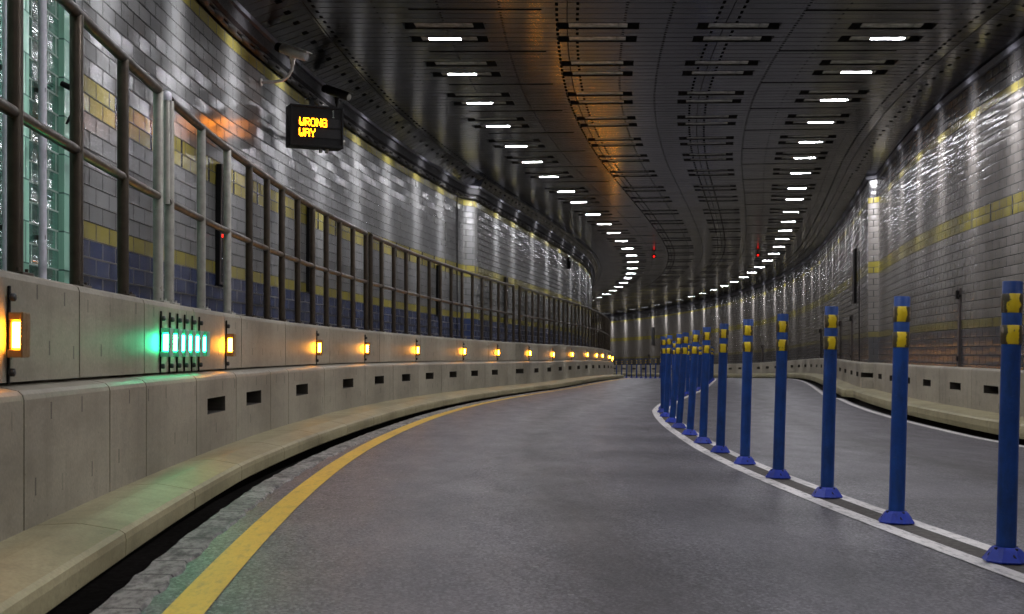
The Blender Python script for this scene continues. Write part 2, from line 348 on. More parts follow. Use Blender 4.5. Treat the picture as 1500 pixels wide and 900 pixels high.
def emis(name, c, st, rim=None):
    nb = NB(name); return nb.out(base=(.02, .02, .02), **{'Emission Color': c, 'Emission Strength': st})
def linear_optic():
    # LED strip optic: throws a fan of light across the tunnel, little of it along the tunnel
    nb = NB('lamp_white'); g = nb.n('ShaderNodeNewGeometry'); vt = nb.n('ShaderNodeVectorTransform', vector_type='VECTOR', convert_from='WORLD', convert_to='OBJECT')
    nb.t.links.new(g.outputs['Incoming'], vt.inputs[0]); nr = nb.n('ShaderNodeVectorMath', operation='NORMALIZE'); nb.t.links.new(vt.outputs[0], nr.inputs[0])
    sp = nb.n('ShaderNodeSeparateXYZ'); nb.t.links.new(nr.outputs[0], sp.inputs[0])
    y = nb.M('DIVIDE', sp.outputs[1], FANW); e = nb.M('POWER', 2.71828, nb.M('MULTIPLY', nb.M('MULTIPLY', y, y), -1.0))
    ax = nb.M('ABSOLUTE', sp.outputs[0]); e = nb.M('MULTIPLY', e, nb.M('MULTIPLY', ax, nb.M('MULTIPLY', ax, ax)))
    st = nb.M('MULTIPLY', nb.M('ADD', nb.M('MULTIPLY', e, FANP), FANB), L_CEIL)
    return nb.out(base=(.02, .02, .02), **{'Emission Color': (.95, .94, 1.0), 'Emission Strength': st})
FANW, FANP, FANB = .12, 12.5, .45
M['e_ceil'] = linear_optic()
M['e_amber'] = emis('lamp_amber', (1, .36, .015), L_AMBER)
M['e_green'] = emis('lamp_green', (.022, 1, .40), L_GREEN)
M['e_text'] = emis('led_amber', (1, .27, .002), L_TEXT)
M['e_dim'] = emis('led_dim', (.5, .55, .5), .25)
M['e_red'] = emis('led_red', (1, .01, .005), 3.0)
M['e_redsmall'] = emis('led_red_small', (1, .02, .01), 3.0)
def glass():
    nb = NB('unlit_lamp_glass'); o = nb.obj(); n = nb.noise(o, 9, 4, .6)
    col = nb.mix(nb.map(n, .35, .7, 0, 1), (.22, .22, .19), (.5, .5, .44))
    return nb.out(base=col, rough=.15, spec=.8, normal=nb.bump(n, .5, .01))
M['glass'] = glass()

def ceiling_mat():
    nb = NB('ceiling_panels'); u, v, uvv = nb.uv()          # u = metres along, v = metres across
    PW = .2311
    cell = nb.M('DIVIDE', nb.M('ADD', u, 50.0), PW); f = nb.M('FRACT', cell); idn = nb.white(nb.vec(nb.M('FLOOR', cell), 0, 0))
    vb = nb.M('FLOOR', nb.M('DIVIDE', nb.M('ADD', v, 5.25), 1.95)); idp = nb.white(nb.vec(nb.M('FLOOR', cell), vb, 4))
    line = lt(nb, nb.M('MULTIPLY', nb.M('SUBTRACT', .5, nb.M('ABSOLUTE', nb.M('SUBTRACT', f, .5))), PW), .009)
    line = nb.M('MULTIPLY', line, nb.map(idn, 0, 1, .6, 1))
    n1 = nb.noise(nb.vec(nb.M('MULTIPLY', u, .6), nb.M('MULTIPLY', v, 1.2), 0), 1.0, 5, .6)
    n2 = nb.noise(nb.vec(nb.M('MULTIPLY', u, 10), nb.M('MULTIPLY', v, 1.2), 0), 1.0, 4, .6)
    col = nb.mix(nb.map(idp, 0, 1, 0, 1), (.0045, .0052, .008), (.009, .0100, .0140))
    col = nb.mix(nb.map(n1, .3, .7, 0, .6), col, (.008, .009, .013))
    mask = line
    # lengthwise seams
    for c in (1.755, 3.70, -1.37, 6.80, ):
        mask = nb.M('MAXIMUM', mask, nb.M('MULTIPLY', lt(nb, nb.M('ABSOLUTE', nb.M('SUBTRACT', v, c)), .006), .8))
    # heavy dashed fastener rows
    for c, per, ln, hw in ((1.63, .2311, .62, .017), (1.88, .2311, .55, .017), (3.57, .2311, .58, .017), (3.83, .2311, .58, .017), (-1.28, .2311, .5, .02), (6.62, .2311, .5, .02), (-1.52, .46, .3, .022), (6.98, .46, .3, .022)):
        a = lt(nb, nb.M('ABSOLUTE', nb.M('SUBTRACT', v, c)), hw)
        q = nb.M('FRACT', nb.M('DIVIDE', nb.M('ADD', u, 50 + c), per))
        mask = nb.M('MAXIMUM', mask, nb.M('MULTIPLY', a, lt(nb, q, ln)))
    for c, per, ln, hw in ((-.55, .2311, .2, .011), (.22, .1155, .34, .014), (.95, .1155, .34, .014), (2.46, .1155, .36, .016), (3.0, .1155, .34, .016), (4.56, .1155, .5, .017), (5.03, .2311, .25, .012), (6.40, .2311, .25, .012)):
        a = lt(nb, nb.M('ABSOLUTE', nb.M('SUBTRACT', v, c)), hw)
        q = nb.M('FRACT', nb.M('DIVIDE', nb.M('ADD', u, 50.03), per))
        mask = nb.M('MAXIMUM', mask, nb.M('MULTIPLY', nb.M('MULTIPLY', a, lt(nb, q, ln)), .85))
    # long narrow black vent slots across the two outer bands, one per bay (bay = 2.08)
    fb = nb.M('FRACT', nb.M('DIVIDE', nb.M('ADD', u, 208 * .5), 2.08))
    sl = lt(nb, nb.M('ABSOLUTE', nb.M('SUBTRACT', fb, .325)), .016)
    r1 = nb.M('MULTIPLY', gt(nb, v, -.15), lt(nb, v, 1.45)); r2 = nb.M('MULTIPLY', gt(nb, v, 4.56), lt(nb, v, 6.10))
    mask = nb.M('MAXIMUM', mask, nb.M('MULTIPLY', sl, nb.M('ADD', r1, r2)))
    col = nb.mix(mask, col, (.004, .004, .004))
    w1 = nb.noise(nb.vec(nb.M('MULTIPLY', u, .9), nb.M('MULTIPLY', v, .9), nb.M('MULTIPLY', idp, 20)), 1.0, 2, .5)
    h = nb.M('ADD', nb.M('MULTIPLY', w1, .004), nb.M('MULTIPLY', nb.M('MULTIPLY', nb.M('SUBTRACT', f, .5), nb.M('SUBTRACT', idp, .5)), .003))
    h = nb.M('SUBTRACT', h, nb.M('MULTIPLY', mask, .004))
    return nb.out(base=col, rough=nb.M('ADD', nb.map(n2, .3, .7, .13, .21), nb.M('MULTIPLY', mask, .5), clamp=True), metal=.0, spec=nb.M('MULTIPLY', nb.M('SUBTRACT', 1.0, mask), .42), normal=nb.bump(h, 1.0, 1.0))
M['ceiling'] = ceiling_mat()

# ------------------------------------------------------------------ mesh helpers
class MB:
    def __init__(s): s.v = []; s.f = []; s.uv = []; s.sm = []
    def add(s, vs, fs, uvs=None, smooth=False):
        o = len(s.v); s.v += [tuple(p) for p in vs]
        for f in fs:
            s.f.append(tuple(i + o for i in f)); s.sm.append(smooth)
            s.uv.append([uvs[i] for i in f] if uvs else [(0, 0)] * len(f))
    def box(s, c, sz, m=None, bevel=0):
        cx, cy, cz = c; a, b, d = (q / 2 for q in sz)
        bv = min(bevel, a * .9, b * .9, d * .9)
        if bv <= 0:
            vs = [Vector((cx + i * a, cy + j * b, cz + k * d)) for k in (-1, 1) for j in (-1, 1) for i in (-1, 1)]
            fs = [(0, 2, 3, 1), (4, 5, 7, 6), (0, 1, 5, 4), (2, 6, 7, 3), (0, 4, 6, 2), (1, 3, 7, 5)]
        else:
            import bmesh
            bm = bmesh.new(); bmesh.ops.create_cube(bm, size=1.0)
            for v in bm.verts: v.co = Vector((v.co.x * sz[0] + cx, v.co.y * sz[1] + cy, v.co.z * sz[2] + cz))
            bmesh.ops.bevel(bm, geom=bm.edges[:] + bm.verts[:], offset=bv, segments=2, affect='EDGES', profile=.5)
            bm.verts.index_update(); vs = [v.co.copy() for v in bm.verts]; fs = [tuple(v.index for v in f.verts) for f in bm.faces]; bm.free()
        if m is not None: vs = [m @ v for v in vs]
        s.add(vs, fs)
    def tube(s, pts, r, n=12, caps=True, smooth=True):
        pts = [Vector(p) for p in pts]; N = len(pts); rs = r if isinstance(r, (list, tuple)) else [r] * N
        vs = []; up = None
        for i, p in enumerate(pts):
            t = (pts[min(i + 1, N - 1)] - pts[max(i - 1, 0)]).normalized()
            if up is None: up = Vector((0, 0, 1)) if abs(t.z) < .9 else Vector((1, 0, 0))
            a = t.cross(up).normalized(); b = a.cross(t).normalized(); up = b
            for k in range(n):
                q = 2 * math.pi * k / n; vs.append(p + (a * math.cos(q) + b * math.sin(q)) * rs[i])
        fs = [(i * n + k, i * n + (k + 1) % n, (i + 1) * n + (k + 1) % n, (i + 1) * n + k) for i in range(N - 1) for k in range(n)]
        s.add(vs, fs, smooth=smooth)
        if caps: s.add(vs[:n], [tuple(range(n))]); s.add(vs[-n:], [tuple(range(n - 1, -1, -1))])
    def build(s, name, mat, parent=None, mw=None):
        me = bpy.data.meshes.new(name); me.from_pydata(s.v, [], s.f); me.update()
        uvl = me.uv_layers.new(name='UVMap')
        flat = [c for f in s.uv for p in f for c in p]
        uvl.data.foreach_set('uv', flat); me.polygons.foreach_set('use_smooth', s.sm)
        me.materials.append(mat if not isinstance(mat, str) else M[mat])
        o = bpy.data.objects.new(name, me); COL.objects.link(o)
        if parent: o.parent = parent
        if mw is not None: o.matrix_world = mw
        return o
def tag(o, label=None, cat=None, group=None, kind=None):
    if label: o['label'] = label
    if cat: o['category'] = cat
    if group: o['group'] = group
    if kind: o['kind'] = kind
    return o
def empty(name, mw, label, cat, group=None):
    o = bpy.data.objects.new(name, None); COL.objects.link(o); o.matrix_world = mw; o.empty_display_size = .1
    return tag(o, label, cat, group)
def copy_tree(o, mw=None, parent=None):
    c = o.copy(); COL.objects.link(c)
    if parent is not None: c.parent = parent; c.matrix_parent_inverse = o.matrix_parent_inverse.copy()
    if mw is not None: c.matrix_world = mw
    for ch in [q for q in COL.objects if q.parent == o]: copy_tree(ch, parent=c)
    return c
ORD = ['nearest', 'second nearest', 'third nearest', 'fourth nearest', 'fifth nearest', 'sixth nearest', 'seventh nearest', 'eighth nearest', 'ninth nearest', 'tenth nearest', 'eleventh nearest', 'twelfth nearest', 'thirteenth nearest', 'fourteenth nearest', 'fifteenth nearest', 'sixteenth nearest', 'seventeenth nearest', 'eighteenth nearest', 'nineteenth nearest', 'twentieth nearest']
TENS = {20: 'twenty', 30: 'thirty', 40: 'forty', 50: 'fifty', 60: 'sixty', 70: 'seventy', 80: 'eighty', 90: 'ninety'}
ONES = ['', 'first', 'second', 'third', 'fourth', 'fifth', 'sixth', 'seventh', 'eighth', 'ninth']
def ordn(i):
    if i < 20: return ORD[i]
    n = i + 1; t = n // 10 * 10; o = n % 10
    if o == 0: return {30: 'thirtieth', 40: 'fortieth', 50: 'fiftieth', 60: 'sixtieth', 70: 'seventieth', 80: 'eightieth', 90: 'ninetieth'}[t] + ' nearest'
    return TENS[t] + '-' + ONES[o] + ' nearest'
def srange(a, b, step): n = max(1, int(math.ceil((b - a) / step))); return [a + (b - a) * i / n for i in range(n + 1)]
def sweep(mb, prof, s0, s1, step=.5, g='none', hs=False, ufn=None, caps=False, smooth=False, vmode='len', extra=()):
    """prof: list of (d, h[, v]) left to right; g may be a list per point"""
    ss = sorted(set(srange(s0, s1, step)) | {e for e in extra if s0 < e < s1})
    gl = g if isinstance(g, list) else [g] * len(prof)
    vv = [0.0]
    for a, b in zip(prof, prof[1:]): vv.append(vv[-1] + math.hypot(a[0] - b[0], a[1] - b[1]))
    if vmode == 'h': vv = [p[1] for p in prof]
    if vmode == 'd': vv = [p[0] for p in prof]
    vs = []; uvs = []
    for s in ss:
        for p, q, v in zip(prof, gl, vv):
            vs.append(P(s, p[0], p[1], q, hs)); uvs.append(((ufn(s) if ufn else s), v))
    n = len(prof)
    fs = [(i * n + k, i * n + k + 1, (i + 1) * n + k + 1, (i + 1) * n + k) for i in range(len(ss) - 1) for k in range(n - 1)]
    mb.add(vs, fs, uvs, smooth)
    if caps:
        uc = [(p[0], p[1]) for p in prof]
        mb.add(vs[:n], [tuple(range(n - 1, -1, -1))], uc); mb.add(vs[-n:], [tuple(range(n))], uc)

S0, S1 = -20.0, 126.0
# ------------------------------------------------------------------ ground
mb = MB(); sweep(mb, [(-.12, 0), (1.5, 0), (3.2, 0), (5, 0), (6.66, 0)], S0, S1, .5, vmode='d', g=['kerb', 'none', 'none', 'right', 'right'])
tag(mb.build('road', 'asphalt'), kind='structure')
mb = MB(); sweep(mb, [(-.068, .004), (.066, .004)], S0, S1, .25, vmode='d'); tag(mb.build('yellow_edge_line', 'yellow_paint'), kind='structure')
mb = MB(); sweep(mb, [(6.50, .004), (6.60, .004)], S0, S1, .25, vmode='d', g='right'); tag(mb.build('white_edge_line', 'white_paint'), kind='structure')
mb = MB(); sweep(mb, [(2.985, .004), (3.085, .004)], S0, S1, .25, vmode='d', g='post'); sweep(mb, [(3.215, .004), (3.30, .004)], S0, S1, .25, vmode='d', g='post')
tag(mb.build('white_lane_lines', 'white_paint'), kind='structure')
mb = MB(); sweep(mb, [(3.086, .003), (3.214, .003)], S0, S1, .25, vmode='d', g='post'); tag(mb.build('worn_strip_between_lines', 'strip_dirt'), kind='structure')
mb = MB()   # granite setts along the gutter, slightly ragged
ss = srange(S0, 60, .11)
vs = []; uvs = []
for s in ss:
    w_ = random.uniform(-.016, .016)
    for d, h in ((-.25 + random.uniform(-.008, .008), -.02), (-.245 + w_ * .5, .012), (-.115 + w_, .010), (-.105 + w_, -.004)):
        vs.append(P(s, d, h, 'kerb')); uvs.append((s, d))
mb.add(vs, [(i * 4 + k, i * 4 + k + 1, i * 4 + k + 5, i * 4 + k + 4) for i in range(len(ss) - 1) for k in range(3)], uvs)
tag(mb.build('gutter_setts', 'granite'), kind='structure')
mb = MB(); sweep(mb, [(-.56, .0), (-.56, -.12), (-.24, -.12), (-.24, -.005)], S0, S1, .5, g='kerb')
sweep(mb, [(6.655, 0), (6.66, -.1), (7.0, -.1), (7.0, .05)], S0, S1, .5, g='right')
tag(mb.build('gutter', 'gutter'), kind='structure')
# kerbs
def joints(a, b, st, jit=.0):
    out = [a]
    while out[-1] < b: out.append(out[-1] + st + random.uniform(-jit, jit))
    return out
k1 = [(-.78, .155), (-.55, .165), (-.52, .163), (-.375, .138), (-.355, .125), (-.35, .10), (-.352, .035), (-.375, .02), (-.56, .02)]
jl = joints(-1.0, 92, 1.5, .05)
for i, (a, b) in enumerate([(S0, jl[0])] + list(zip(jl, jl[1:])) + [(jl[-1], S1)]):
    mb = MB(); sweep(mb, k1, a + .004, b - .004, .25, g=['lbar'] + ['kerb'] * 8, caps=True)
    o = mb.build('kerb_block', 'kerb')
    lab = 'long kerb stretch under the left barrier behind the camera' if i == 0 else f'pale yellowish kerb block under the left barrier, {ordn(i - 1)} of its row' if b < S1 - .1 else 'long kerb stretch under the left barrier beyond the bend'
    tag(o, lab, 'kerb block', 'kerb blocks along the left gutter')
k2 = [(6.97, .02), (6.875, .03), (6.865, .10), (6.87, .175), (6.90, .20), (7.29, .235)]
jr = joints(6, 116, 1.9, .05)
for i, (a, b) in enumerate(zip(jr, jr[1:])):
    mb = MB(); sweep(mb, k2, a + .004, b - .004, .3, g='right', caps=True)
    tag(mb.build('kerb_block', 'kerb'), f'kerb block under the right barrier, {ordn(i)} of its row', 'kerb block', 'kerb blocks along the right gutter')

# ------------------------------------------------------------------ precast barrier panels with vent recesses
def panel(prof, s0, s1, g, mat, hole=None, label='', group='', name='barrier_panel', hd=None):
    """prof: section; hole=(sc, half, h0, h1, dface, dir): a recess cut into the vertical face"""
    s0 += .008; s1 -= .008
    mb = MB()
    if hole is None:
        sweep(mb, prof, s0, s1, .25, g=g, vmode='h', caps=True)
        o = mb.build(name, mat)
    else:
        sc, hw, h0, h1, df, dr = hole
        # split section at hole heights: profile contains the face points in order; insert h0,h1
        pr = []
        for a, b in zip(prof, prof[1:]):
            pr.append(a)
            if abs(a[0] - df) < .012 and abs(b[0] - df) < .012:
                hs_ = [h for h in (h0, h1) if min(a[1], b[1]) < h < max(a[1], b[1])]
                hs_.sort(reverse=b[1] < a[1])
                for h in hs_: pr.append((df, h))
        pr.append(prof[-1])
        ss = sorted(set(srange(s0, s1, .25)) | {sc - hw, sc + hw})
        ss = [s for s in ss if not (sc - hw < s < sc + hw)]
        n = len(pr); vs = [P(s, p[0], p[1], g) for s in ss for p in pr]; uvs = [(s, p[1]) for s in ss for p in pr]
        fs = []
        for i in range(len(ss) - 1):
            for k in range(n - 1):
                inh = abs(ss[i] - (sc - hw)) < 1e-6 and {round(pr[k][1], 4), round(pr[k + 1][1], 4)} == {round(h0, 4), round(h1, 4)} and abs(pr[k][0] - df) < 1e-6
                if not inh: fs.append((i * n + k, i * n + k + 1, (i + 1) * n + k + 1, (i + 1) * n + k))
        mb.add(vs, fs, uvs); uc = [(p[0], p[1]) for p in pr]
        mb.add(vs[:n], [tuple(range(n - 1, -1, -1))], uc); mb.add(vs[-n:], [tuple(range(n))], uc)
        o = mb.build(name, mat)
        q = MB(); c = [(sc - hw, h0), (sc + hw, h0), (sc + hw, h1), (sc - hw, h1)]
        vv = [P(s, df, h, g) for s, h in c] + [P(s, df + dr * .45, h, g) for s, h in c]
        q.add(vv, [(0, 1, 5, 4), (1, 2, 6, 5), (2, 3, 7, 6), (3, 0, 4, 7)], [(p[0], p[1]) for p in c] * 2)
        r = q.build('vent_reveal', 'walk', o)  # darker concrete: shade inside the vent put into the colour
        q = MB(); q.add([P(s, df + dr * .448, h, g) for s, h in c], [(0, 1, 2, 3)]); q.build('vent_back', 'gutter', o)  # near-black back stands in for the shade deep in the vent
    return tag(o, label, 'barrier panel', group)
LBd = -.75
low = [(-1.0, .12), (LBd, .14), (LBd, .655), (LBd - .006, .675), (LBd - .022, .69), (-.90, .718), (-1.0, .718)]
vents = [8.88, 10.32, 12.6, 15.2, 17.2, 19.12, 20.95, 22.9, 24.85, 26.85, 29.5, 31.45, 33.45, 35.42, 37.4, 39.4, 41.4]
while vents[-1] < 84: vents.append(vents[-1] + 1.97)
lj = [-3.2, -1.4, .4, 2.0, 3.4, 4.77, 6.09, 6.86, 8.22, 9.6, 11.05, 11.9, 13.84, 16.25]
for a, b in zip(vents[4:], vents[5:]): lj.append((a + b) / 2)
for i, (a, b) in enumerate(zip(lj, lj[1:])):
    v = [q for q in vents if a < q < b]
    hole = (v[0], .31, .415, .525, LBd, -1) if v else None
    lab = f'lower concrete barrier panel {"with dark vent" if v else "without vent"}, {ordn(i)} in the left course'
    panel(low, a, b, 'lbar', 'conc', hole, lab, 'lower barrier panels along the left side')
up = [(-1.06, .72), (-.83, .721), (-.83, 1.125), (-.838, 1.147), (-.86, 1.158), (-1.05, 1.165), (-1.06, 1.0)]
uj = [-4.6, -1.6, 1.3, 2.8, 4.3, 5.85, 7.15, 8.51, 10.2, 12.15, 14.52, 17.59]
while uj[-1] < 84: uj.append(uj[-1] + (3.0 if uj[-1] < 29 else 2.6))
for i, (a, b) in enumerate(zip(uj, uj[1:])):
    panel(up, a, b, 'lbar', 'conc', None, f'upper concrete parapet panel under the railing, {ordn(i)} in the left course', 'upper parapet panels along the left side', name='parapet_panel')
RBd = 7.27
rp = [(7.5, .8), (7.30, .795), (7.283, .785), (7.272, .77), (RBd, .74), (RBd, .2), (7.5, .2)]
rv = [9.0, 11, 13, 15.0, 16.75, 18.65, 20.72, 22.72, 24.8, 26.9, 28.6, 30.1, 32.1, 34.4]
while rv[-1] < 122: rv.append(rv[-1] + 2.15)
rj = [(a + b) / 2 for a, b in zip(rv, rv[1:])]
for i, (a, b) in enumerate(zip(rj, rj[1:])):
    panel(rp, a, b, 'right', 'conc', (rv[i + 1], .34, .47, .575, RBd, 1), f'concrete barrier panel with dark vent, {ordn(i)} along the right wall', 'barrier panels along the right side')
mb = MB(); sweep(mb, [(7.27, .2), (7.27, .8), (7.5, .8)], S0, rj[0], .5, g='right', vmode='h'); tag(mb.build('barrier_wall', 'conc'), 'plain stretch of right concrete barrier beside and behind the camera', 'barrier')
mb = MB(); sweep(mb, [(LBd, .14), (LBd, .70), (-.83, .72), (-.83, 1.15), (-1.05, 1.16)], S0, -4.6, .5, g='lbar', vmode='h'); tag(mb.build('barrier_wall', 'conc'), 'plain stretch of left concrete barrier behind the camera', 'barrier')
mb = MB(); sweep(mb, [(LBd, .14), (LBd, .70), (-.83, .72), (-.83, 1.15), (-1.05, 1.16)], 85, S1, .5, g='lbar', vmode='h'); tag(mb.build('barrier_wall', 'conc'), 'left concrete barrier beyond the bend, hidden by the curve', 'barrier')
mb = MB(); sweep(mb, [(-2.3, 1.0), (-1.05, 1.0)], S0, S1, .5, g=['lwall', 'lbar']); tag(mb.build('walkway', 'walk'), kind='structure')

# ------------------------------------------------------------------ walls
XL = [28.46 + i * .04 for i in range(11)]; XR = [28.58 + i * .04 for i in range(11)]
WL = -1.87; WR = 7.42
mb = MB(); sweep(mb, [(WL, h) for h in (.95, 2, 3, 4, 1.69 + 20 * THL)], 9.27, S1, .5, g='lwall', hs=True, vmode='h', smooth=True, extra=XL)
wl = tag(mb.build('tiled_wall', 'tile_left'), 'curved left tunnel wall of grey glazed tiles with yellow bands and a blue foot', 'wall')
mb = MB(); sweep(mb, [(WR, h) for h in (.75, 2, 3, 4, 4.83)], S0, S1, .5, g='right', hs=True, vmode='h', smooth=True, extra=XR)
wr = tag(mb.build('tiled_wall', 'tile_right'), 'curved right tunnel wall of grey glazed tiles with yellow bands above the low barrier', 'wall')
# green tiled recess by the walkway at the far left
mb = MB(); sweep(mb, [(WL - .03, h) for h in (.95, 2, 3, 4, 4.46)], S0, 9.3, .4, g='lwall', hs=True, vmode='h')
gw = tag(mb.build('green_tiled_wall', 'tile_green'), 'glossy dark green tiled wall section behind the railing at the far left', 'wall')
for s, wd_, nm in ((9.08, .09, 0), (8.25, .10, 1), (6.2, .12, 1)):
    mb = MB(); a = s - wd_; b = s + wd_
    mb_p = [(WL - .16, h) for h in (.95, 2.5, 4.46)]
    pr = [(WL + (.012 if nm == 0 else -.01), h) for h in (.95, 2.5, 4.46)]
    sweep(mb, pr, a, b, .1, g='lwall', hs=True, vmode='h')
    for q in (a, b):
        v4 = [P(q, WL - .035, .95, 'lwall', True), P(q, pr[0][0], .95, 'lwall', True), P(q, pr[0][0], 4.46, 'lwall', True), P(q, WL - .035, 4.46, 'lwall', True)]
        mb.add(v4, [(0, 1, 2, 3)], [(0, .95), (.12, .95), (.12, 4.46), (0, 4.46)])
    mb.build('trim_tiles', 'tile_mint', gw)
for s, nm in ((8.52, 'between the two mint trims'), (7.87, 'left of the wide mint trim'), (6.9, 'at the left edge of the picture')):
    mb = MB(); mb.tube([P(s, WL + .02, 1.0, 'lwall', True), P(s, WL + .02, 2.7, 'lwall', True), P(s, WL + .02, 4.4, 'lwall', True)], .028, 10)
    o = mb.build('wall_conduit', 'pipe'); tag(o, f'slim pale lilac vertical conduit on the green tiles, {nm}', 'pipe')
    for h in (1.6, 2.6, 3.6):
        mb = MB(); mb.box((0, 0, 0), (.09, .03, .03), frame(s, WL + .0, h, 'lwall', True)); mb.build('clip', 'cable', o)
mb = MB(); q = [P(8.97, WL + .0, 2.75, 'lwall', True), P(8.95, WL + .10, 2.70, 'lwall', True), P(8.93, WL + .13, 2.6, 'lwall', True), P(8.92, WL + .05, 2.45, 'lwall', True)]
mb.tube(q, [.02, .025, .02, .008], 8); tag(mb.build('wall_hook', 'black'), 'small dark hook on the mint tile trim at the edge of the green wall', 'hook')
# vertical construction joint in each wall
mb = MB(); mb.tube([P(27.9, WL + .012, h, 'lwall', True) for h in (1.0, 2.2, 3.3, 4.46)], .012, 6); tag(mb.build('joint_strip', 'screw'), 'thin dark vertical joint strip just before the bright seam in the left tiles', 'joint strip')
mb = MB(); mb.tube([P(31.2, WR - .03, h, 'right', True) for h in (.8, 2.2, 3.45)], .016, 6); tag(mb.build('joint_strip', 'screw'), 'thin dark vertical conduit beside the bright seam in the right tiles', 'conduit')
# ------------------------------------------------------------------ ceiling with cut-out slots
RL = [16.14, 18.15, 20.16, 22.15, 24.22, 26.27, 28.39, 31.11, 33.24, 36.3, 38.97, 41.79, 44.84, 47.8, 50.52, 53.36, 56.34, 58.85, 61.27, 63.77, 66.39, 69.03, 71.8, 74.65, 77.5, 80.05, 82.9, 85.79, 88.71, 91.69, 94.71, 97.6, 100.5]
RR = [16.23, 18.3, 20.48, 22.56, 24.78, 26.71, 29.0, 31.53, 33.87, 36.84, 39.7, 42.44, 45.03, 47.83, 50.77, 53.42, 56.33, 58.76, 61.21, 63.8, 66.37, 68.95, 71.66, 74.33, 77.25, 80.05, 82.9, 85.79, 88.71, 91.69, 94.71, 97.6, 100.5]
SB = [(a + b) / 2 for a, b in zip(RL, RR)]
pre = [SB[0] - 2.08 * k for k in range(16, 0, -1)]
BAY = pre + SB; NP = len(pre)
BAYL = pre + RL; BAYR = pre + RR
def ceil_u(s):
    u = np.interp(s, BAY, [2.08 * (i - NP) for i in range(len(BAY))])
    if s > BAY[-1]: u += (s - BAY[-1])
    if s < BAY[0]: u -= (BAY[0] - s)
    return float(u)
CH = 4.98; DR = [(-.32, .72), (1.63, 2.65), (3.37, 4.38), (5.23, 6.25)]
SHL = .14
cuts = []   # (s0, s1) slot ranges; the slots of one bay share one range across
slots = []
for i, s in enumerate(BAY):
    for off, lit in ((-.66, False), (0.0, True)):
        if lit: slots.append((i, s, True))
        else:
            nxt = s + off * (1 if i < NP + 8 else 1.25); slots.append((i, nxt, False))
smark = []
for i, s, lit in slots: smark += [s - SHL, s + SHL]
ssall = sorted(set([round(q, 4) for q in smark]) | {S0, S1})
full = []
for a, b in zip(ssall, ssall[1:]):
    k = max(1, int(math.ceil((b - a) / .6))); full += [a + (b - a) * j / k for j in range(k)]
full.append(S1)
prof = [(-1.75, CH - .2, 'lwall'), (-1.40, CH, 'lamp'), (-.32, CH, 'lamp'), (.72, CH, 'lamp'), (1.63, CH, 'lamp'), (2.65, CH, 'lamp'), (3.37, CH, 'lamp'), (4.38, CH, 'lamp'), (5.23, CH, 'lamp'), (6.25, CH, 'lamp'), (6.80, CH, 'lamp'), (7.40, CH - .06, 'right')]
n = len(prof)
vs = [P(s, d, h, g, True) for s in full for d, h, g in prof]; uvs = [(ceil_u(s), d) for s in full for d, h, g in prof]
lo = {round(s - SHL, 4) for i, s, l in slots}
fs = []
for i in range(len(full) - 1):
    cut = round(full[i], 4) in lo
    for k in range(n - 1):
        if cut and k in (2, 4, 6, 8): continue
        fs.append((i * n + k, (i + 1) * n + k, (i + 1) * n + k + 1, i * n + k + 1))
mb = MB(); mb.add(vs, fs, uvs)
tag(mb.build('ceiling', 'ceiling'), kind='structure')
# fixtures: proto meshes in local frame (x across, y along, z up), origin at the slot's centre in the ceiling plane
def fix_proto(lit, side, w=1.02):
    e = bpy.data.objects.new('ceiling_lamp' if lit else 'unlit_ceiling_fixture', None); COL.objects.link(e)
    a, b, dp = w / 2 + .004, SHL + .003, .11
    mb = MB(); c = [(-a, -b), (a, -b), (a, b), (-a, b)]
    mb.add([(x, y, -.004) for x, y in c] + [(x, y, dp) for x, y in c], [(0, 1, 5, 4), (1, 2, 6, 5), (2, 3, 7, 6), (3, 0, 4, 7), (4, 5, 6, 7)])
    mb.build('housing', 'housing', e)
    mb = MB(); mb.box((0, 0, .018), (w * .72, .24, .012), bevel=.003); mb.build('glass_panel', 'glass', e)
    mb = MB(); mb.box((.25, 0, .010), (.012, .24, .006)); mb.build('divider', 'cable', e)
    if lit:
        x0 = -.055 if side == 'L' else .095
        mb = MB(); z = .006; hx, hy = .21, .052
        mb.add([(x0 - hx, -hy, z), (x0 + hx, -hy, z), (x0 + hx, hy, z), (x0 - hx, hy, z)], [(0, 3, 2, 1)])
        ln = mb.build('lit_lens', 'e_ceil', e)
        mb = MB()
        for q in (-1, 1): mb.box((x0 + q * (hx + .006), 0, .006), (.012, .18, .012)); mb.box((x0, q * (hy + .006), .006), (2 * hx, .012, .012))
        mb.build('lens_rim', 'black', ln)
    return e
protoL = fix_proto(True, 'L'); protoR = fix_proto(True, 'R'); protoU = fix_proto(False, 'U')
ROWN = ['left', 'inner left', 'inner right', 'right']
first = {}
def place_fix(proto, key, mw, label, cat, group):
    if key not in first: o = proto; first[key] = 1; o.matrix_world = mw
    else: o = copy_tree(proto, mw)
    tag(o, label, cat, group)
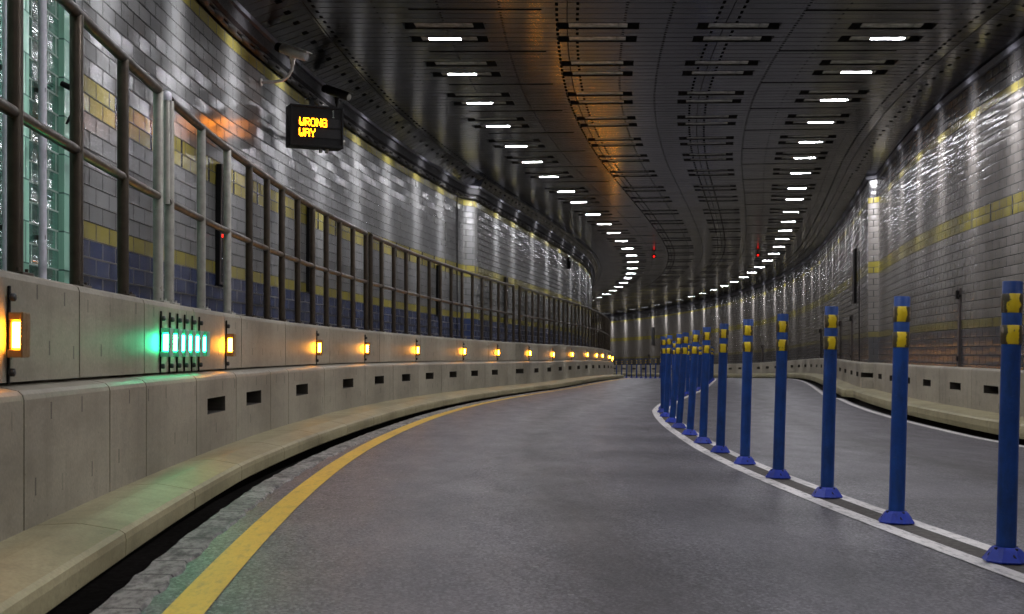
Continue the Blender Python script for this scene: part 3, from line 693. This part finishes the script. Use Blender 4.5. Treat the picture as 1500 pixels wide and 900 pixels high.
for i, s, lit in slots:
    k = i - NP
    for r, (da, db) in enumerate(DR):
        dc = (da + db) / 2; is_lit = lit and r in (0, 3)
        if k < -9 and not is_lit: continue
        if k < -9 or (not is_lit and s > 68): continue
        mw = frame(s, dc, CH, 'lamp', True)
        if is_lit:
            lab = (f'lit white lamp in the {ROWN[r]} ceiling row, {ordn(k)} in view' if k >= 0 else f'lit white {ROWN[r]} row lamp above or behind the camera, {ordn(-k - 1)} back')
            place_fix(protoL if r == 0 else protoR, ROWN[r], mw, lab, 'ceiling lamp', f'lit lamps of the {ROWN[r]} ceiling row')
        else:
            lab = (f'unlit ceiling fixture, {ROWN[r]} row, {"level with" if lit else "just before"} the {ordn(k)} lit pair' if k >= 0 else f'unlit ceiling fixture, {ROWN[r]} row, {"level with" if lit else "just before"} the {ordn(-k - 1)} pair behind view')
            place_fix(protoU, 'U', mw, lab, 'ceiling fixture', f'unlit fixtures of the {ROWN[r]} ceiling row')
# back plates over the slots that carry no fixture far away
mb = MB()
for i, s, lit in slots:
    k = i - NP
    for r, (da, db) in enumerate(DR):
        is_lit = lit and r in (0, 3)
        if k < -9 or (not is_lit and s > 68):
            if is_lit and k >= -9: continue
            vv = [P(q, d, CH + .05, 'lamp', True) for q, d in ((s - SHL - .02, da - .02), (s + SHL + .02, da - .02), (s + SHL + .02, db + .02), (s - SHL - .02, db + .02))]
            mb.add(vv, [(0, 1, 2, 3)])
tag(mb.build('ceiling_backing', 'housing'), kind='structure')
# cornices, fascia, cable run
mb = MB(); sweep(mb, [(WL + .02, 4.57), (WL + .10, 4.60), (WL + .10, 4.74)], S0, S1, .5, g='lwall', hs=True, extra=XL); tag(mb.build('fascia', 'fascia'), 'dark grey fascia panel above the cable run along the left wall top', 'fascia')
def cornice(dd, hh, g, xtra, s0, s1, label):
    jn = joints(s0, s1, 2.4, .1); e = None
    for a, b in zip(jn, jn[1:]):
        mb = MB(); sweep(mb, [(d, h) for d, h in zip(dd, hh)], a + .01, b - .01, .4, g=g, hs=True, caps=False, extra=xtra)
        if e is None: e = tag(mb.build('cornice', 'cornice'), label, 'cornice')
        else: mb.build('cornice_strip', 'cornice', e)
cornice((WL + .10, WL + .145, WL + .15, WL + .12), (4.735, 4.74, 4.79, 4.80), 'lwall', XL, 0, 100, 'pale metal edge strip between the left wall top and the ceiling')
cornice((7.43, 7.385, 7.36, 7.40), (4.825, 4.835, 4.90, 4.925), 'right', XR, 8, 118, 'pale metal edge strip between the right wall top and the ceiling')
mb = MB(); sweep(mb, [(WL - .1, 4.46), (WL - .1, 4.6), (WL + .03, 4.6)], S0, S1, .5, g='lwall', hs=True, extra=XL); sweep(mb, [(7.43, 4.82), (7.5, 4.95), (7.3, 4.97)], S0, S1, .5, g='right', hs=True)
sweep(mb, [(WL + .12, 4.78), (WL + .05, 4.9)], S0, S1, .5, g='lwall', hs=True)
tag(mb.build('ceiling_recess', 'housing'), kind='structure')
mb = MB()
mb.tube([P(s, WL + .03, 4.50, 'lwall', True) for s in srange(2, 80, .4)], .026, 8); mb.tube([P(s, WL + .045, 4.555, 'lwall', True) for s in srange(2, 80, .4)], .018, 8)
tag(mb.build('cable_run', 'cable'), 'black cables running along the top of the left wall above the yellow band', 'cable'); cr = COL.objects[-1]
for s in srange(9, 62, .55):
    mb = MB(); c = P(s, WL + .045, 4.515, 'lwall', True); t = (P(s + .1, WL + .045, 4.515, 'lwall', True) - c).normalized()
    mb.tube([c - t * .17, c - t * .12, c, c + t * .12, c + t * .17], [.012, .04, .048, .04, .012], 8); mb.build('cable_clamp', 'cable', cr)

# ------------------------------------------------------------------ railing
RP = [[2.0, 2.9, 3.75, 4.5, 5.24, 6.16, 7.07, 7.92], [8.22, 9.2, 10.12, 10.99, 11.76, 12.46, 13.25, 14.06, 14.78, 15.51, 16.32, 17.14],
      [17.45, 18.19, 19.05, 19.95, 20.88, 21.73, 22.62, 23.54, 24.5, 25.45, 26.36, 27.26, 28.06, 28.9, 29.7], [30.05]]
while RP[3][-1] < 78: RP[3].append(RP[3][-1] + .9)
RD = -.93; PH = 2.52; MH = 1.84; BH = 1.16
RLAB = ['nearest bronze railing section, ending before the gap above the green lamps', 'bronze railing section after the gap, starting with a white capped end post', 'third bronze railing section, in the middle of the left parapet', 'farthest bronze railing section, curving out of sight round the bend']
for j, ps_ in enumerate(RP):
    a, b = ps_[0], ps_[-1]
    e = empty('railing', frame(a, RD, BH, 'lbar'), RLAB[j], 'railing', 'railing sections on the left parapet')
    inv = e.matrix_world.inverted()
    def bl(mb, nm, mt):
        o = mb.build(nm, mt); o.parent = e; o.matrix_parent_inverse = inv; return o
    mb = MB(); mb.tube([P(s, RD, PH, 'lbar') for s in srange(a, b, .3)], .031, 12); bl(mb, 'top_rail', 'bronze')
    mb = MB(); mb.tube([P(s, RD, MH, 'lbar') for s in srange(a if j != 1 else a - .06, b, .3)], .026, 12); bl(mb, 'mid_rail', 'bronze')
    for i, s in enumerate(ps_):
        mt = 'galv_lit' if (j == 0 and i == 7) or (j == 1 and i < 3) else 'bronze'  # posts by the green lamps: light on them put into a paler material
        mb = MB(); mb.tube([P(s, RD, BH - .01, 'lbar'), P(s, RD, BH + .6, 'lbar'), P(s, RD, PH - .01, 'lbar')], .033, 12)
        pst = bl(mb, 'post', mt)
        mb = MB(); mb.box((0, 0, .006), (.11, .15, .014), frame(s, RD, BH - .0, 'lbar'), bevel=.003)
        for q in (-.055, .055): mb.tube([frame(s, RD, BH, 'lbar') @ Vector((.03, q, .01)), frame(s, RD, BH, 'lbar') @ Vector((.03, q, .03))], .008, 6)
        fl = bl(mb, 'base_plate', mt); fl.parent = pst; fl.matrix_parent_inverse = Matrix.Identity(4)
        pst_inv = pst.matrix_parent_inverse
    if j == 1:
        mb = MB(); s = a - .07; mb.tube([P(s, RD, MH - .02, 'lbar'), P(s, RD, PH + .0, 'lbar')], .022, 12); bl(mb, 'gate_stile', 'galv_lit')
        mb = MB(); c = P(s, RD, PH + .01, 'lbar'); mb.tube([c - Vector((0, 0, .03)), c - Vector((0, 0, .01)), c + Vector((0, 0, .02)), c + Vector((0, 0, .035))], [.03, .036, .03, .01], 12)
        bl(mb, 'post_cap', 'pipe')

# ------------------------------------------------------------------ amber and green marker lamps on the parapet (face the camera)
def lamp_proto(green):
    e = bpy.data.objects.new('marker_lamp', None); COL.objects.link(e)
    mb = MB(); mb.box((.005, .008, 0), (.010, .018, .38), bevel=.003); br = mb.build('bracket', 'black', e)
    for z in (-.145, .145):
        mb = MB(); mb.tube([(.010, 0, z), (.014, 0, z), (.030, 0, z), (.034, 0, z)], [.010, .016, .016, .010], 10); mb.build('knob', 'knob', br)
    mb = MB(); mb.box((.042, .028, 0), (.060, .055, .175), bevel=.006)
    # raised rim round the lens
    for c, sz in (((.042, -.008, .072), (.060, .022, .03)), ((.042, -.014, -.072), (.060, .034, .03)), ((.0175, -.004, 0), (.011, .014, .116)), ((.0675, -.018, 0), (.011, .042, .175))): mb.box(c, sz, bevel=.003)
    mb.build('housing', 'lampbody_green_lit' if green else 'lampbody', e)
    mb = MB(); mb.box((.041, -.008, 0), (.032, .016, .10), bevel=.003); mb.build('lens', 'e_green' if green else 'e_amber', e)
    return e
pa = lamp_proto(False); pg = lamp_proto(True)
amb = [4.82, 9.58, 13.77, 16.59, 20.22, 24.12, 27.44, 30.75, 34.47, 38.26, 42.06, 44.89, 47.13]
amb = [-3, 1.0] + amb + [50.8, 54.4, 58.0, 61.6]
for i, s in enumerate(amb):
    mw = frame(s, -.83, .905 if s < 32 else .88, 'lbar'); o = pa if i == 0 else copy_tree(pa, mw); o.matrix_world = mw
    lab = ('amber marker lamp on the left parapet, ' + ('cut by the left edge of the picture' if i == 2 else 'just beyond the green lamps' if i == 3 else f'{ordn(i - 2)} of the amber row')) if i >= 2 else f'amber marker lamp on the left parapet outside the picture, {["closest behind", "beside"][i]} the camera'
    tag(o, lab, 'marker lamp', 'amber lamps along the left parapet')
for i, s in enumerate([7.53, 7.77, 7.98, 8.19, 8.42, 8.64]):
    mw = frame(s, -.83, .905, 'lbar'); o = pg if i == 0 else copy_tree(pg, mw); o.matrix_world = mw
    tag(o, f'green marker lamp on the left parapet, {["first from the left", "second from the left", "third from the left", "fourth from the left", "fifth from the left", "last on the right"][i]} of six', 'marker lamp', 'six green lamps on the left parapet')

# ------------------------------------------------------------------ delineator posts
def post_proto():
    e = bpy.data.objects.new('delineator_post', None); COL.objects.link(e)
    r = .0405; H = 1.178
    mb = MB(); mb.tube([(0, 0, .045), (0, 0, .06), (0, 0, .5), (0, 0, H - .30), (0, 0, H - .002), (0, 0, H)], [r, r, r * .99, r * .97, r, r * .95], 20); tb = mb.build('tube', 'post_blue', e)
    for z0, z1 in ((H - .264, H - .184), (H - .132, H - .052)):
        mb = MB(); mb.tube([(0, 0, z0), (0, 0, z0 + .004), (0, 0, z1 - .004), (0, 0, z1)], [r + .0005, r + .003, r + .003, r + .0005], 20, caps=False); mb.build('reflective_sleeve', 'sleeve', tb)
    # octagonal flared base
    mb = MB(); ring = [(.086, .005), (.089, .010), (.085, .015), (.060, .054), (.053, .061), (.043, .066)]
    N = 8; vs = [(0, 0, .0)]; vs = []
    for rr, z in ring:
        for k in range(N):
            q = 2 * math.pi * (k + .5) / N; vs.append((rr * math.cos(q) / math.cos(math.pi / 8), rr * math.sin(q) / math.cos(math.pi / 8), z))
    fs = [(i * N + k, i * N + (k + 1) % N, (i + 1) * N + (k + 1) % N, (i + 1) * N + k) for i in range(len(ring) - 1) for k in range(N)]
    mb.add(vs, fs); mb.add([(x, y, 0.004) for x, y, z in vs[:N]] + vs[:N], [(k, (k + 1) % N, N + (k + 1) % N, N + k) for k in range(N)])
    bs = mb.build('base', 'base_blue', e)
    for k in range(0, N, 2):
        q = 2 * math.pi * k / N + .3; c = Vector((.0735 * math.cos(q), .0735 * math.sin(q), .0345)); nn = Vector((math.cos(q) * .78, math.sin(q) * .78, .62)).normalized()
        mb = MB(); mb.tube([c - nn * .004, c + nn * .0015], .011, 10); mb.build('bolt_hole', 'hole', bs)
        q = 2 * math.pi * (k + .7) / N; c = Vector((.054 * math.cos(q), .054 * math.sin(q), .059))
        mb = MB(); mb.box((0, 0, 0), (.012, .012, .01), Matrix.Translation(c) @ Matrix.Rotation(q, 4, 'Z')); mb.build('tab', 'hole', bs)
    return e
pp = post_proto()
dl = [(4.95, 1.4), (6.23, 1.5), (7.48, 1.4), (8.76, 1.7), (10.0, 1.4), (11.3, 1.8), (12.59, 2.0), (13.98, 3.6), (15.35, 4.2), (16.56, 5.0), (18.09, 2.6)]
s = 19.45
while s < 104: dl.append((s, random.uniform(-1.5, 2.5))); s += 1.36 + random.uniform(-.05, .05)
dl = [(2.3, 1.0), (3.65, 1.5)] + dl
nm = 0
for i, (s, lean) in enumerate(dl):
    mw = frame(s, 3.15, .0035, 'post'); mw = Matrix.Translation(mw.translation) @ Matrix.Rotation(math.radians(lean), 4, 'Y') @ Matrix.Rotation(random.uniform(-.3, .3), 4, 'Z')
    if i == 0: o = pp; o.matrix_world = mw
    else: o = copy_tree(pp, mw)
    # the sleeve and tube stay tilted with the base
    if i < 2: lab = f'blue lane divider post outside the right picture edge, {["closest", "second closest"][i]} to the camera'
    else: lab = f'blue post with two worn yellow bands, {ordn(i - 2)} on the white double line'
    tag(o, lab, 'delineator post', 'blue posts dividing the lanes')

# ------------------------------------------------------------------ WRONG WAY sign
FONT = {'W': ["10001", "10001", "10001", "10001", "10101", "10101", "01110"], 'R': ["11110", "10001", "10001", "11110", "10100", "10010", "10001"],
        'O': ["01110", "10001", "10001", "10001", "10001", "10001", "01110"], 'N': ["10001", "11001", "11001", "10101", "10011", "10011", "10001"],
        'G': ["01110", "10001", "10000", "10111", "10001", "10001", "01111"], 'A': ["01110", "10001", "10001", "11111", "10001", "10001", "10001"],
        'Y': ["10001", "10001", "01010", "00100", "00100", "00100", "00100"], '1': ["00100", "01100", "00100", "00100", "00100", "00100", "01110"]}
Zs = 15.75; sc_ = 1800 / Zs
def at(px, py, Z): return Vector(((px - 750) / 1800 * Z, Z, HC + (521 - py) / 1800 * Z))
rz = math.radians(24)
mws = Matrix.Translation(at(464, 185.5, Zs)) @ Matrix.Rotation(rz, 4, 'Z')
KSG = Zs / 14.9
mws = mws @ Matrix.Scale(KSG, 4)
e = empty('message_sign', mws, 'black electronic message sign reading WRONG WAY in amber lights, hung from the left wall', 'sign')
Wd, Hd, Dd = .66, .50, .22
mb = MB(); mb.box((0, Dd / 2, 0), (Wd, Dd, Hd), bevel=.012); mb.build('cabinet', 'darkbox', e)
mb = MB()
for c, sz in (((0, -.006, Hd / 2 - .012), (Wd, .02, .024)), ((0, -.006, -Hd / 2 + .012), (Wd, .02, .024)), ((-Wd / 2 + .012, -.006, 0), (.024, .02, Hd - .05)), ((Wd / 2 - .012, -.006, 0), (.024, .02, Hd - .05))): mb.box(c, sz, bevel=.003)
mb.build('rim', 'black', e)
M['rowpanel'] = plain('display_row', (.008, .007, .007), .6, spec=.3)
for zc in (.045, -.085):
    mb = MB(); mb.box((.03, -.003, zc), (.54, .008, .105), bevel=.002); mb.build('display_row', 'rowpanel', e)
def word(t, x0, zt, px, pz, mat, adv=5.6, sz=.9):
    mb = MB(); x = x0
    for ch in t:
        for r, row in enumerate(FONT[ch]):
            for c, b in enumerate(row):
                if b == '1': mb.box((x + c * px, -.010, zt - r * pz), (px * sz * .6, .006, pz * sz * .6))
        x += adv * px
    return mb.build('lit_text', mat, e)
word('WRONG', -.212, .089, .0125, .0142, 'e_text'); word('WAY', -.215, -.040, .0125, .0142, 'e_text')
mb = word('1', .185, .205, .009, .014, 'e_dim'); mb.name = 'lane_number'
for q in (.08, .16): mb = MB(); mb.box((q, .12, -Hd / 2 - .02), (.035, .05, .05), bevel=.004); mb.build('cable_gland', 'galv_lit', e)
mb = MB(); mb.box((-.03, .13, Hd / 2 + .05), (.05, .05, .12)); mb.box((-.03, .13, Hd / 2 + .11), (.12, .10, .012)); mb.build('mount', 'black', e)
mb = MB(); p0 = mws @ Vector((-Wd / 2 + .05, .2, .05)); p1 = P(16.9, WL, 3.75, 'lwall', True); mb.tube([p0, (p0 + p1) / 2, p1], .025, 8); o = mb.build('wall_arm', 'black'); o.parent = e; o.matrix_parent_inverse = mws.inverted()
mb = MB(); mb.tube([(Wd / 2 + .01, .05, -.16), (Wd / 2 + .03, .05, -.16)], .03, 10); mb.build('latch', 'galv_lit', e)

# ------------------------------------------------------------------ CCTV cameras on the left wall
def cctv(s0, lab, mat, off=(0, 0)):
    base = P(s0, WL + .01, 4.20, 'lwall', True); m = frame(s0, WL + .01, 4.20, 'lwall', True)
    e = empty('security_camera', m, lab, 'camera', 'cameras on swan-neck brackets on the left wall')
    mb = MB(); mb.tube([(0, 0, 0), (.015, 0, 0)], .05, 12)
    mb.tube([(0, 0, 0), (.15, 0, .005), (.27, 0, .02), (.35, 0, .075), (.395, 0, .16), (.40, 0, .23)], .018, 10); ar = mb.build('bracket', mat, e)
    mb = MB(); mb.tube([(.40, 0, .22), (.40, 0, .28)], .03, 10); mb.box((.40, 0, .30), (.07, .06, .05), bevel=.006); mb.build('swivel', mat, e)
    a = Vector((.25, .02, .43)); b = Vector((.60, -.12, .29)); t = (b - a).normalized()
    mb = MB(); mb.tube([a, a + t * .01, b - t * .02, b], [.05, .06, .06, .052], 14); bd = mb.build('body', mat, e)
    up = Vector((0, 0, 1)); mb = MB(); mm = Matrix.Translation((a + b) / 2 + Vector((0, 0, .066))) @ t.to_track_quat('X', 'Z').to_matrix().to_4x4()
    mb.box((.03, 0, 0), (.44, .13, .012), mm, bevel=.004); mb.build('sunshield', mat, bd)
    mb = MB(); mb.tube([b - t * .005, b + t * .004], .047, 14); mb.build('window', 'bright_dots' if mat == 'camgrey' else 'glass', bd)
    mb = MB(); mb.tube([a - t * .07, a - t * .0], [.055, .06], 12); mb.build('rear_cap', 'black', bd)
cctv(15.25, 'grey security camera on a curved bracket high on the left wall, before the sign', 'camgrey')
cctv(17.6, 'second security camera in the dark just above the message sign', 'cable')  # same camera type; the darkness there put into its near-black colour
# small camera far round the bend, left wall
mb = MB(); m = frame(44.1, WL, 4.14, 'lwall', True); mb.box((.06, 0, 0), (.12, .2, .42), m, bevel=.02); o = mb.build('wall_box', 'black'); tag(o, 'small black wall box high in the yellow-topped tiles near the bend', 'wall box')
mb = MB(); mb.box((.10, -.11, .12), (.05, .02, .09), m, bevel=.005); mb.build('cover', 'pipe', o)

# ------------------------------------------------------------------ emergency panels on the walls
def wallpanel(s, h0, h1, g, side, lab, w=.5, red=False, dots=9):
    d0 = WL if side > 0 else WR
    m = frame(s, d0, (h0 + h1) / 2, g, True); H = h1 - h0
    e = empty('wall_panel', m, lab, 'wall panel', 'dark equipment panels on the tiled walls')
    mb = MB(); mb.box((side * .03, 0, 0), (.06, w, H), bevel=.008); mb.build('cabinet', 'darkbox', e)
    mb = MB()
    for q in (-1, 1): mb.box((side * .062, q * (w / 2 - .02), 0), (.010, .03, H - .02), bevel=.002)
    for q in (-1, 1): mb.box((side * .062, 0, q * (H / 2 - .02)), (.010, w - .07, .03), bevel=.002)
    mb.build('frame', 'wallpost', e)
    rnd = random.Random(int(s * 10))
    for k in range(dots):
        z = -H / 2 + .12 + (H - .24) * k / (dots - 1)
        for y in (-w * .22, w * .12): 
            if rnd.random() < .75: mb = MB(); mb.box((side * .07, y + rnd.uniform(-.04, .04), z + rnd.uniform(-.03, .03)), (.03, rnd.uniform(.03, .07), rnd.uniform(.015, .04)), bevel=.006); mb.build('glint_block', 'bright_dots', e)  # bright raised blocks stand in for reflections in the panel glass
    if red:
        for y in (-.08, .06): mb = MB(); mb.box((side * .07, y, -.12), (.03, .045, .035), bevel=.003); mb.build('red_light', 'e_redsmall', e)
wallpanel(13.6, 1.57, 2.90, 'lwall', 1, 'dark equipment panel with small red lights behind the railing, nearest on the left wall', .34, True)
wallpanel(17.55, 1.70, 2.95, 'lwall', 1, 'dark equipment panel with bright reflections, second on the left wall', .22)
wallpanel(26.2, 1.66, 2.75, 'lwall', 1, 'dark equipment panel before the bright seam, third on the left wall', .26)
wallpanel(32.4, 1.66, 2.9, 'lwall', 1, 'dark equipment panel beyond the bright seam, fourth on the left wall', .24)
wallpanel(32.75, 2.25, 3.62, 'right', -1, 'dark equipment panel on the right wall beside the bright seam', .55)
wallpanel(88.6, 2.30, 3.62, 'right', -1, 'dark equipment panel on the far wall at the end of the view', .6, dots=6)
for s, h1, lab in ((18.98, 1.96, 'between the two nearest posts'), (33.9, 2.0, 'right of the third post'), (38.5, 1.95, 'left of the third post'), (47.0, 1.9, 'near the fourth post'), (64, 1.7, 'right of the fifth post'), (89.4, 1.6, 'below the far equipment panel')):
    mb = MB(); m = frame(s, WR, 0, 'right', False)
    z0 = .8; mb.box((-.03, 0, (z0 + h1) / 2), (.05, .09, h1 - z0), m, bevel=.006)
    o = mb.build('wall_channel', 'wallpost'); tag(o, f'upright dark channel on the right wall, {lab}', 'wall channel', 'upright channels on the right wall')
    mb = MB(); mb.box((-.075, 0, h1 - .1), (.05, .05, .13), m, bevel=.006); mb.box((-.06, -.05, h1 - .12), (.03, .05, .04), m); mb.box((-.06, 0, z0 + .12), (.03, .05, .07), m); mb.build('clamp', 'black', o)
# ------------------------------------------------------------------ red lane signals on the ceiling
for d, lab in ((1.09, 'left'), (5.13, 'right')):
    m = frame(49.4, d, CH - .16, 'lamp', True)
    e = empty('lane_signal', m, f'small {lab} ceiling lane signal glowing red above the {lab} lane', 'lane signal', 'red signals under the ceiling')
    mb = MB(); mb.box((0, 0, 0), (.15, .14, .15), bevel=.015); mb.build('housing', 'darkbox', e)
    mb = MB(); mb.box((0, -.10, .065), (.14, .07, .01)); mb.build('visor', 'black', e)
    mb = MB(); mb.tube([(0, -.072, -.01), (0, -.078, -.01)], .034, 16); mb.build('lens', 'e_red', e)
    mb = MB(); mb.tube([(0, 0, .07), (0, 0, .165)], .02, 8); mb.build('hanger', 'black', e)
bpy.context.view_layer.update()
